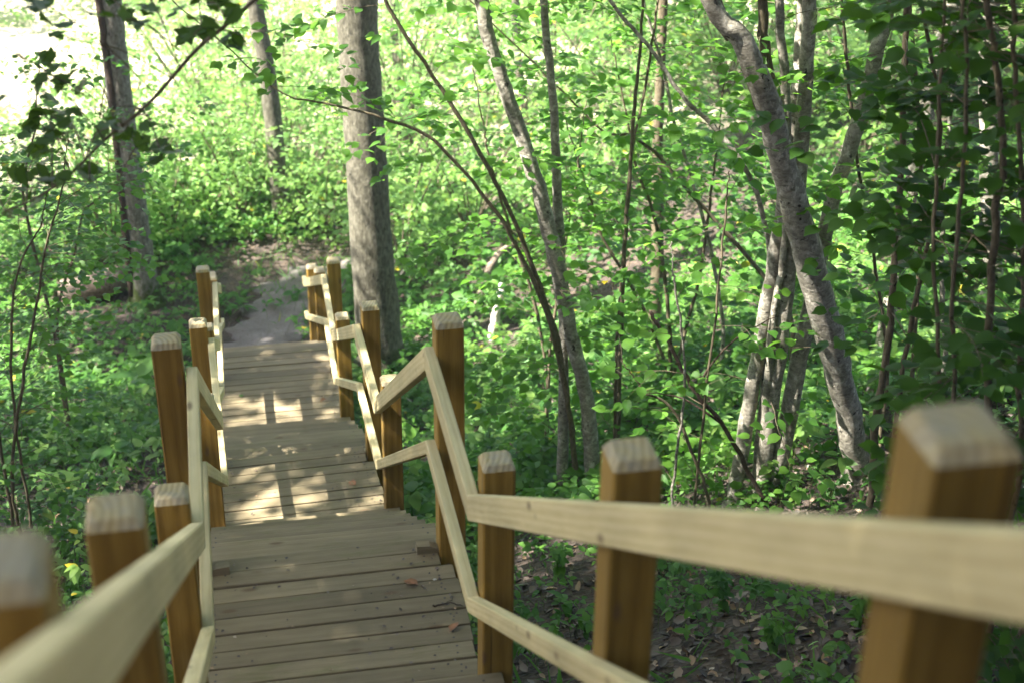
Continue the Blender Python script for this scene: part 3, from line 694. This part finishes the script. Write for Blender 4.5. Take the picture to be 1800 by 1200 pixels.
hazel('pale thin whip like shoots between the near post and the grey stem clump', [
    ([(1182, 872, 5), (1192, 780, 5), (1203, 690, 5), (1200, 600, 4), (1185, 500, 4)], 0, Bh), ([(1245, 872, 6), (1215, 790, 6), (1180, 715, 5), (1135, 690, 4)], 0, Bt),
    ([(1222, 872, 5), (1240, 700, 5), (1262, 520, 4), (1275, 380, 4)], .1, Bt)], hC[1]-.35, dens=3.5, ln=(.3, .7), top=.3)
hazel('slender brown saplings in the gap between leaning trunk and far right leaves', [
    ([(1600, 700, 8), (1612, 520, 8), (1620, 330, 7), (1608, 130, 7), (1600, 0, 6)], 0, Bt), ([(1660, 640, 9), (1655, 480, 9), (1660, 300, 8), (1680, 130, 8), (1690, 0, 7)], 0, Bh),
    ([(1560, 640, 7), (1540, 480, 6), (1510, 300, 6), (1490, 120, 6), (1480, 0, 5)], 0, Bt)], 9.5, dens=6, size=.085)
# left side saplings
hazel('slim sapling with small leaves at the left edge above the ferny ground', [
    ([(20, 830, 6), (35, 700, 6), (60, 560, 5), (80, 440, 4), (110, 330, 3)], 0, Bt), ([(40, 830, 5), (20, 640, 5), (30, 480, 4), (70, 400, 3)], .05, Bt),
    ([(10, 840, 6), (-20, 640, 6), (-40, 480, 5), (-30, 380, 4)], .05, Bt)], 9.6, 'herb', dens=12, size=.06, ln=(.4, .9), top=.4)
hazel('young sapling with loose leaves left of the split grey trunk', [
    ([(90, 560, 6), (60, 440, 6), (40, 330, 5), (60, 240, 4)], 0, Bt), ([(100, 560, 6), (130, 450, 5), (150, 370, 4), (200, 330, 3)], .05, Bt)], 13.5, 'herb', dens=12, size=.07, ln=(.4, 1.0), top=.8)

# ---- maple branch hanging in from the upper left, close to the camera
def maple_branch():
    pix = [(470, -20, 9), (400, 42, 8), (345, 88, 8), (275, 168, 7), (235, 205, 7), (185, 245, 6), (125, 305, 5), (70, 345, 4), (10, 372, 3)]
    P, Rr = pix_trunk(pix, 4.9); base = P[0]
    root = empty('overhanging_branch', tuple(base)); tag(root, 'dark maple branch hanging across the upper left corner, out of focus', 'branch')
    mb = MB(); S = smooth_line(np.column_stack([P, Rr]), 5); tube(mb, S[:, :3], S[:, 3], 7, rough=.08); rel(mb.build('bough', M['bark_twig'], root, smooth=True), base)
    sp = Spray()
    spots = [(0, 60), (70, 110), (60, 200), (20, 240), (100, 260), (130, 300), (60, 320), (10, 310), (30, 350), (160, 290), (200, 240), (250, 250), (280, 280), (150, 220), (180, 215), (100, 210), (270, 15), (215, 20), (90, 15), (110, 45), (330, 55), (390, 15), (385, 60), (300, 10), (340, 20), (200, 5), (65, 195), (45, 265), (20, 200), (90, 130), (240, 230), (120, 175)]
    for (px, py) in spots:
        for k in range(4):
            q = at_y(px+random.gauss(0, 22), py+random.gauss(0, 16), 4.9+random.uniform(-.35, .35))
            sp.P.append(q); sp.Y.append(random.uniform(0, 6.28)); sp.S.append(random.uniform(.045, .08))
        j = np.argmin(np.linalg.norm(S[:, :3]-q, axis=1)); tube(sp.tw, smooth_line([S[j, :3], (S[j, :3]+q)/2+[0, 0, .03], q], 3), [.003]*7, 4, cap=False)
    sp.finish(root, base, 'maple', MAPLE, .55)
    return root
maple_branch()

# ------------------------------------------------------------------ shrubs of the sunlit valley floor
def shrub_meshes(seed, h, n_st, size):
    global rng
    random.seed(seed); st = MB(); sp = Spray()
    for i in range(n_st):
        a = i*2.4+random.uniform(-.4, .4); sprd = random.uniform(.15, .6)*h; hh = h*random.uniform(.6, 1)
        pts = smooth_line([(0, 0, -.1), (-math.sin(a)*sprd*.35, math.cos(a)*sprd*.35, hh*.45), (-math.sin(a)*sprd, math.cos(a)*sprd, hh)], 4)
        tube(st, pts, np.linspace(.016, .004, len(pts)), 5, cap=False)
        for f in np.linspace(.12, 1, 9):
            p = pts[min(len(pts)-1, int(f*(len(pts)-1)))]
            sp.twig(p, random.uniform(0, 6.28), random.uniform(.4, .85), size, random.uniform(0, .5), .5, .075)
    lm = MB(); leaves(lm, sp.P, sp.Y, sp.S, OVAL, .5)
    a = st.mesh('stems'); a.materials.append(M['bark_twig']); b_ = lm.mesh('foliage'); b_.materials.append(M['shrub']); return a, b_
PROTO = [shrub_meshes(11, 1.5, 8, .10), shrub_meshes(12, 2.2, 10, .11), shrub_meshes(13, 2.9, 11, .11), shrub_meshes(14, .9, 7, .09)]
def shrub(x, y, k, sc, label):
    z = float(terr(x, y)); r = empty('shrub', (x, y, z)); r.rotation_euler = (0, 0, random.uniform(0, 6.28)); r.scale = (sc, sc, sc*random.uniform(.85, 1.15))
    tag(r, label, 'shrub', 'sunlit shrubs behind the path')
    link('stems', PROTO[k][0], r); link('foliage', PROTO[k][1], r)
random.seed(5)
SH = 'leafy green shrub in the sunlit undergrowth beyond the dirt path'
pts = []
tries = 0
while len(pts) < 92 and tries < 9000:
    tries += 1
    y = random.uniform(19, 35); x = random.uniform(-.36*y-1, .36*y+1)
    p = (np.array([x, y, float(terr(x, y))])-[0, 0, ZC]); dep = p @ _fw; px = 900+FPX*(p @ CR)/dep; py = 600-FPX*(p @ CU)/dep
    if py > 432 and 240 < px < 640: continue
    if px < 190 and 60 < py < 330 and random.random() < .8: continue      # the bright gap at upper left
    if any((x-a)**2+(y-b)**2 < (.55+.016*y)**2 for a, b, *_ in pts): continue
    pts.append((x, y))
for px, py, k, sc in ((300, 418, 0, 1.0), (362, 404, 3, 1.1), (430, 398, 1, .85), (520, 404, 0, 1), (340, 368, 1, 1), (450, 352, 2, .9), (545, 365, 1, .9), (255, 385, 0, 1.2), (400, 320, 2, 1.0), (500, 300, 2, 1.0), (740, 400, 0, 1), (720, 345, 1, 1)):
    g_ = on_ground(px, py); shrub(g_[0], g_[1], k, sc, SH)
for (x, y) in pts:
    k = random.choice((0, 1, 1, 2, 3) if y < 23 else (1, 2, 2)); shrub(x, y, k, random.uniform(.8, 1.2), SH)

# ------------------------------------------------------------------ unseen canopy trees, crowns thinned to shape the dappled shade
def shade_prob(P):
    """how likely a leaf of the canopy is kept, from where its shadow lands near the stairs"""
    t = (P[:, 2]-(ZC-2.35-.445*P[:, 1]))/(SUN[2]-.445*SUN[1]*-1)
    Q = P-SUN*t[:, None]; y = Q[:, 1]; q = Q[:, 0]-xc(y)
    k = np.ones(len(P))
    k = np.where(y > 14, np.where(np.abs(q) < 2.2, np.clip(1-(y-19.3)/1.5, 0, .97), np.clip(1-(y-14)/3.0, 0, 1)), k)
    k = np.where(y > 11, np.where(q > 2.5, k*.3, k), k)
    k = np.where((y > 8.5) & (q > .8) & (q < 4.8), k*.22, k)
    k = np.where((y > 6) & (y <= 8.5) & (q > 1.4) & (q < 4.5), k*.5, k)
    k = np.where((q < -1.6) & (y > 6), k*np.where(y < 9, .8, .5), k)
    return k
def canopy_tree(x, y, cz, rx, ry, rz, n, label):
    dx = 1.2 if x < -2 else -2.6 if x > 2 else .5
    b0 = np.array([x, y, float(terr(x, y))]); root = empty('broadleaf_tree', tuple(b0)); tag(root, label, 'tree', 'shade trees left of the stairs' if x < -2 else 'unseen trees added for shade on the right and behind')
    c0 = np.array([x+dx, y, cz])
    trunk(root, b0, [b0, b0+[.1, 0, 2], b0+[.3, .1, 4], np.array([x+dx*.5, y, cz-1]), np.array([x+dx*.8, y, cz+1.5])], [.2, .17, .15, .11, .05], M['bark_grey'], sides=12, grow=0)
    nc = n//40; cl = rng.normal(size=(nc, 3)); cl /= np.linalg.norm(cl, axis=1)[:, None]; cl *= (rng.uniform(.02, 1, nc)**.4)[:, None]*np.array([rx, ry, rz])
    P = np.repeat(cl+c0, 40, 0)+rng.normal(size=(nc*40, 3))*np.array([.38, .38, .2])
    keep = (rng.uniform(size=len(P)) < shade_prob(P)) & cull_dapples(P); P = P[keep]
    bm_ = MB()
    for c in cl[::3]: tube(bm_, smooth_line([np.array([x+dx*.5, y, cz-1.2]), c0+c*.5+[0, 0, -.3], c0+c], 3), np.linspace(.05, .008, 7), 5, cap=False)
    rel(bm_.build('branches', M['bark_grey'], root), b0)
    m_ = MB(); leaves(m_, P, rng.uniform(0, 6.28, len(P)), rng.uniform(.09, .16, len(P)), TINY, .5); rel(m_.build('crown', M['canopy'], root), b0)
for (x, y, cz, n) in ((-7.2, .5, ZC+6.8, 30000), (-7.4, 4.5, ZC+4.8, 30000), (-8.0, 8.6, ZC+2.6, 17000), (-8.6, 12.2, ZC+1.0, 12000), (-10.8, 15.8, ZC+.8, 22000), (-12.6, 6.2, ZC+2.6, 16000), (-13.2, 10.4, ZC+1.6, 15000)):  # outer trees added to darken the path and the left slope
    canopy_tree(x, y, cz, 3.9, 2.8, 1.9, n, 'tall shade tree standing left of the stairs beyond the picture')

for (x, y, cz, n) in ((5.6, .2, ZC+4.2, 27000), (6.4, 5.0, ZC+3.6, 27000), (-.5, -3.2, ZC+5.2, 27000), (7.6, 9.0, ZC+3.4, 14000)):  # unseen trees added to block sky and sun over the near stairs
    canopy_tree(x, y, cz, 4.2, 2.9, 1.6, n, 'tall unseen tree added to shade the near stairs and the right slope')

# ------------------------------------------------------------------ ground cover
def stair_clear(x, y, m=.72):
    return (np.abs(x-xc(y)) > m) | (y > 16.6)
def visible(x, y, z, mrg=60):
    p = np.stack([x, y, z-ZC], -1); dep = p @ _fw; px = 900+FPX*(p @ CR)/dep; py = 600-FPX*(p @ CU)/dep
    return (dep > .5) & (px > -mrg-150) & (px < 1800+mrg+150) & (py > -mrg) & (py < 1200+mrg+250), px, py
def patch(x, y, s=1.0, ph=0):
    return .5+.25*np.sin(x*1.3*s+ph+1.1*np.sin(y*.9*s))+.25*np.sin(y*1.7*s-x*.8*s+ph*2)
def herb_field(name, n, ylo, yhi, dens_fn, hgt, size, nl, tpl, mat, label=None):
    y = rng.uniform(ylo, yhi, n); x = rng.uniform(-1, 1, n)*(.36*y+1.6)
    z = terr(x, y); v, px, py = visible(x, y, z)
    k = v & stair_clear(x, y) & (rng.uniform(size=n) < dens_fn(x, y, px, py))
    x, y, z = x[k], y[k], z[k]; N = len(x)
    h = rng.uniform(*hgt, N); pf = np.exp(rng.normal(0, .33, N)); P = []; Yw = []; Sz = []
    mb = MB()
    c = np.stack([x, y, z], 1); top = c+np.stack([rng.normal(0, .05, N), rng.normal(0, .05, N), h], 1)
    # stems as three sided slivers
    r_ = .0022; ang = np.array([0, 2.09, 4.19]); ring_ = np.stack([np.cos(ang)*r_, np.sin(ang)*r_, np.zeros(3)], 1)
    V = np.concatenate([c[:, None, :]+ring_[None]*1.3, top[:, None, :]+ring_[None]*.6], 1)
    mb.bulk(V, [(0, 1, 4, 3), (1, 2, 5, 4), (2, 0, 3, 5)], 1)
    a0 = rng.uniform(0, 6.28, N)
    for i in range(nl):
        f = np.where(rng.uniform(size=N) < .6, 1.0, rng.uniform(.55, 1, N))[:, None]
        a = a0+i*6.283/nl+rng.normal(0, .35, N)
        P.append(c+(top-c)*f+np.stack([-np.sin(a), np.cos(a), np.zeros(N)], 1)*.012); Yw.append(a); Sz.append(size*pf*rng.uniform(.6, 1.25, N))
    leaves(mb, np.concatenate(P), np.concatenate(Yw), np.concatenate(Sz), tpl, .42, 0)
    return tag(mb.build(name, [M[mat], M['stem']]), kind='stuff')
def d_near(x, y, px, py):
    q = x-xc(y); d = np.clip(patch(x, y, 1.0)*2.0-.75, 0, 1)
    d = np.where((q > .5) & (q < 2.0) & (y < 7.4), d*.07, d)
    d = np.where((q >= 2.0) & (y < 6.5), d*.35, d)             # bare leaf litter beside the rails
    d = np.where((px > 855) & (px < 1065) & (py > 875), .02, d)
    d = np.where((px >= 1065) & (py > 900), d*.55, d)
    d = np.where((q < -.7) & (y < 9.5), d*.6, d)
    d = np.where((q > 1) & (y > 7), np.clip(d+.2, 0, 1), d)
    d = np.where(q < -.7, np.clip(d+.12, 0, 1), d)
    return d
def d_far(x, y, px, py):
    q = x-xc(y); d = np.clip(patch(x, y, .9, 2)*1.4-.15, .05, 1); d = np.where((q > 2) & (y < 19), np.clip(d+.35, 0, 1), d)
    pa = np.array(_pp); o_ = np.argsort(pa[:, 1]); pth = np.abs(x-np.interp(y, pa[o_, 1], pa[o_, 0])) < .5
    logc = ((px > 105) & (px < 250) & (py > 505) & (py < 562)) | ((px > 845) & (px < 910) & (py > 575) & (py < 640))
    d = np.where((y > 14.8) & (y < 21.5) & pth, .04, d)
    d = np.where((px > 380) & (px < 610) & (py > 430) & (py < 510), d*.8, d)
    d = np.where(logc, .06, d)
    d = np.where((y > 13) & (y < 21.5) & ~pth & ~logc & (q < 3) & ~((px > 380) & (px < 610) & (py > 430) & (py < 510)), np.clip(d+.35, 0, 1), d)
    return d
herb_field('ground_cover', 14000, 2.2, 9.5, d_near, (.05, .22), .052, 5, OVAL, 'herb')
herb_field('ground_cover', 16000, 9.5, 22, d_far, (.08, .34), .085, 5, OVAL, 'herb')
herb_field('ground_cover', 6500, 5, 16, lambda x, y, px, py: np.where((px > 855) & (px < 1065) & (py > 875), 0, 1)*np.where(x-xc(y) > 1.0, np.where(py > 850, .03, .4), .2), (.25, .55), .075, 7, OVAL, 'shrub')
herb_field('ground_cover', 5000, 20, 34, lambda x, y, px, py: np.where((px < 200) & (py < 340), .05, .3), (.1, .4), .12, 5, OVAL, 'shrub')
herb_field('ground_cover', 2600, 3, 15, lambda x, y, px, py: np.where((px > 855) & (px < 1065) & (py > 875), 0, 1)*np.clip(patch(x, y, 1.6, 1)*2.2-1.05, 0, 1)*np.where(py > 850, .12, 1), (.10, .3), .062, 4, HAZEL, 'hazel_shaded')
# fallen leaves
n = 26000; y = rng.uniform(2, 14, n)**1.0; x = rng.uniform(-1, 1, n)*(.36*y+1.5); z = terr(x, y); v, px, py = visible(x, y, z)
k = v & (np.abs(x-xc(y)) > .55) & (rng.uniform(size=n) < np.where(y < 7, 1, .55)); x, y, z = x[k], y[k], z[k]
CURL = (np.array([(0, 0, 0), (.3, .2, .16), (.34, .6, .2), (0, 1, .12), (-.34, .6, .14), (-.3, .2, .2), (0, .5, -.02)]), [(0, 1, 6), (1, 2, 6), (2, 3, 6), (3, 4, 6), (4, 5, 6), (5, 0, 6)])
mb = MB(); leaves(mb, np.stack([x, y, z+rng.uniform(.0, .03, len(x))], 1), rng.uniform(0, 6.28, len(x)), rng.uniform(.035, .085, len(x)), CURL, .6); tag(mb.build('fallen_leaves', M['litter']), kind='stuff')

BLADE = (np.array([(-.03, 0, 0), (.03, 0, 0), (-.025, .5, .28), (.025, .5, .28), (0, 1, .30)]), [(0, 1, 3, 2), (2, 3, 4)])
n = 9000; y = rng.uniform(3, 20, n); x = rng.uniform(-1, 1, n)*(.36*y+1.5); z = terr(x, y); v, px, py = visible(x, y, z)
k = v & stair_clear(x, y) & (patch(x, y, .7, 4) > rng.uniform(.35, .8, n)); x, y, z = x[k], y[k], z[k]; m3 = np.repeat(np.arange(len(x)), 4)
mb = MB(); leaves(mb, np.stack([x[m3]+rng.normal(0, .02, len(m3)), y[m3]+rng.normal(0, .02, len(m3)), z[m3]], 1), rng.uniform(0, 6.28, len(m3)), rng.uniform(.12, .32, len(m3)), BLADE, .5)
tag(mb.build('grass', M['herb']), kind='stuff')
mb = MB(); P = []; rr = np.random.default_rng(3)
for fr, d0, d1, cnt in ((L1, .15, 1.22, 130), (L2, .0, 1.1, 80), (L3, .0, 1.6, 80)):
    for i in range(cnt):
        e = abs(rr.normal(0, .22)); n_ = .03-e if rr.uniform() < .65 else -1.07+e
        P.append(fr.w(rr.uniform(d0, d1), min(max(n_, -1.06), .03), .005))
leaves(mb, P, rr.uniform(0, 6.28, len(P)), rr.uniform(.005, .022, len(P)), CURL, .3); tag(mb.build('leaf_crumbs', M['litter']), kind='stuff')

# ------------------------------------------------------------------ small things
def stick(label, pts, r0, r1, mat, name='fallen_branch', forks=(), cat='branch'):
    base = np.array(pts[0]); root = empty(name, tuple(base)); tag(root, label, cat)
    S = smooth_line(pts, 5, .004); mb = MB(); tube(mb, S, np.linspace(r0, r1, len(S)), 8, rough=.18); rel(mb.build('limb', mat, root, smooth=True), base)
    for f in forks:
        m2 = MB(); tube(m2, smooth_line(f, 4, .003), np.linspace(r1*.8, r1*.3, 4*(len(f)-1)+1), 6, rough=.15); rel(m2.build('side_twig', mat, root, smooth=True), base)
    return root
Yd = hC[1]-.25
b0 = on_ground(1345, 884)
stick('broken dark dead branch leaning up left from the hazel clump, its end snapped off', [at_y(1345, 884, Yd), at_y(1310, 815, Yd), at_y(1270, 745, Yd), at_y(1222, 690, Yd), at_y(1186, 622, Yd), at_y(1160, 580, Yd), at_y(1143, 548, Yd)], .017, .012, M['bark_dead'],
      forks=[[at_y(1222, 690, Yd), at_y(1250, 640, Yd), at_y(1300, 590, Yd), at_y(1370, 555, Yd)], [at_y(1270, 745, Yd), at_y(1200, 700, Yd), at_y(1140, 690, Yd)]])
lg = [on_ground(120, 535)+[0, 0, .10], on_ground(175, 528)+[0, 0, .14], on_ground(225, 510)+[0, 0, .14], on_ground(262, 505)+[0, 0, .1]]
lg = [p+np.array([0, 0, .07]) for p in lg]
stick('short weathered log lying at the foot of the split grey trunk', lg, .20, .14, M['log'], 'fallen_log', cat='log')
stick('mossy branch lying across the sunny slope behind the corner post', [on_ground(838, 545)+[0, 0, .05], on_ground(862, 505)+[0, 0, .3], on_ground(890, 480)+[0, 0, .35], on_ground(905, 470)+[0, 0, .3]], .05, .03, M['log'])
sn = on_ground(866, 596); sy = sn[1]
stick('bleached white broken stump standing in the sun behind the tall corner post', [sn-[0, 0, .15], at_y(866, 590, sy), at_y(870, 565, sy), at_y(874, 540, sy), at_y(880, 515, sy), at_y(883, 500, sy)], .062, .042, M['pale_snag'], 'broken_stump', cat='stump')
a = on_ground(1420, 825); stick('short pale split stick on the ground below the leaning trunk', [a+[0, 0, .03], on_ground(1445, 850)+[0, 0, .05]], .018, .008, M['pale_snag'])
a = on_ground(1185, 1120); stick('thin grey stick on the dark soil between the two near posts', [a+[0, 0, .02], on_ground(1215, 1128)+[0, 0, .03], on_ground(1245, 1142)+[0, 0, .02]], .008, .005, M['log'])
a = on_ground(738, 705); stick('pale curved bare twig sticking up beside the second landing', [on_ground(727, 745), at_y(725, 715, on_ground(727, 745)[1]), at_y(716, 700, on_ground(727, 745)[1]), at_y(706, 698, on_ground(727, 745)[1])], .012, .008, M['pale_snag'])
def deckleaf(px, py, fr, label, size, mat='deadleaf', lift=.004):
    r = ray(px, py); t = (fr.z+lift-ZC)/r[2]; p = np.array([0, 0, ZC])+r*t; mb = MB()
    leaves(mb, [[0, 0, 0]], [random.uniform(0, 6.28)], [size], CURL, .15); o = mb.build('dead_leaf', M[mat]); o.location = p; tag(o, label, 'leaf')
deckleaf(562, 703, L3, 'curled russet leaf lying on the third landing near the right rail', .09)
deckleaf(735-120, 845, L2, 'flat brown leaf lying on the second landing near the right rail', .07)
deckleaf(735, 1027, L1, 'curled tan leaf lying on the nearest landing among the boards', .07, 'deadleaf')
deckleaf(424, 693, L3, 'small green leaf lying on the third landing at left', .06, 'herb')
deckleaf(791, 1108, L1, 'pinkish crumpled leaf lying on the nearest landing by the lower rail', .06)
deckleaf(768, 1018, L1, 'tiny white petal lying on the nearest landing', .02, 'pale_snag')
def decktwig(px, py, fr, label):
    r = ray(px, py); t = (fr.z+.008-ZC)/r[2]; p = np.array([0, 0, ZC])+r*t
    stick(label, [p+[-.06, .0, 0], p+[0, .01, .006], p+[.07, -.005, 0]], .004, .002, M['bark_dead'], 'twig', forks=[[p+[0, .01, .006], p+[.02, .04, .004], p+[.03, .06, 0]]], cat='twig')
decktwig(785, 1063, L1, 'small dark twig lying on the nearest landing by the rail bend')
# taller leafy plants near the rails
def herb(label, px, py, h, nleaf, size, mat='herb', name='woodland_plant'):
    p = on_ground(px, py); root = empty(name, tuple(p)); tag(root, label, 'plant'); sp = Spray(); st = MB()
    for s in range(3):
        a = random.uniform(0, 6.28); top = p+np.array([-math.sin(a)*h*.25, math.cos(a)*h*.25, h*random.uniform(.7, 1)])
        S = smooth_line([p, p+(top-p)*.5+[0, 0, .03], top], 5); tube(st, S, np.linspace(.004, .0015, len(S)), 5, cap=False)
        for i in range(nleaf):
            f = .25+.75*i/nleaf; q = S[min(len(S)-1, int(f*(len(S)-1)))]
            for sg in (0, 3.14):
                sp.P.append(q); sp.Y.append(i*1.57+sg+random.uniform(-.3, .3)); sp.S.append(size*random.uniform(.7, 1.2)*(1.2-.5*f))
    rel(st.build('stem', M['stem'], root), p); mb = MB(); leaves(mb, sp.P, sp.Y, sp.S, OVAL, .4); rel(mb.build('foliage', M[mat], root), p)
for args in (('sunlit leafy herb standing between the two nearest left posts', 115, 1010, .42, 8, .075), ('low leafy herb at the left edge of the nearest left post', 130, 1060, .3, 7, .065),
             ('upright nettle like plant under the near right handrail', 1275, 1080, .4, 9, .07), ('drooping leafy plant at the base of the nearest right post', 1500, 1110, .36, 8, .07),
             ('grassy arching sprig beside the dark corner post', 985, 1010, .28, 5, .09), ('small three leaved seedling on the litter left of the near post', 1030, 1120, .16, 3, .06),
             ('broad leaved plant in the lower right corner by the frame edge', 1760, 1150, .4, 8, .075), ('leafy plant on dark soil below the rail between the near posts', 1360, 1150, .3, 7, .07)):
    herb(*args)

# ------------------------------------------------------------------ thin haze volume added for the airy veil of glare and mist
me = bpy.data.meshes.new('haze'); bm = bmesh.new(); bmesh.ops.create_cube(bm, size=1)
for v in bm.verts: v.co = Vector((v.co.x*184, 94+v.co.y*216, (-2+32)/2+v.co.z*34))
bm.to_mesh(me); bm.free()
m = bpy.data.materials.new('pale_air'); m.use_nodes = True; t = m.node_tree; t.nodes.clear()
out = t.nodes.new('ShaderNodeOutputMaterial'); pv = t.nodes.new('ShaderNodeVolumePrincipled')
pv.inputs['Color'].default_value = (.93, .97, 1, 1); pv.inputs['Density'].default_value = .0012; pv.inputs['Anisotropy'].default_value = .25
t.links.new(pv.outputs[0], out.inputs['Volume']); me.materials.append(m)
tag(link('haze', me), kind='stuff')
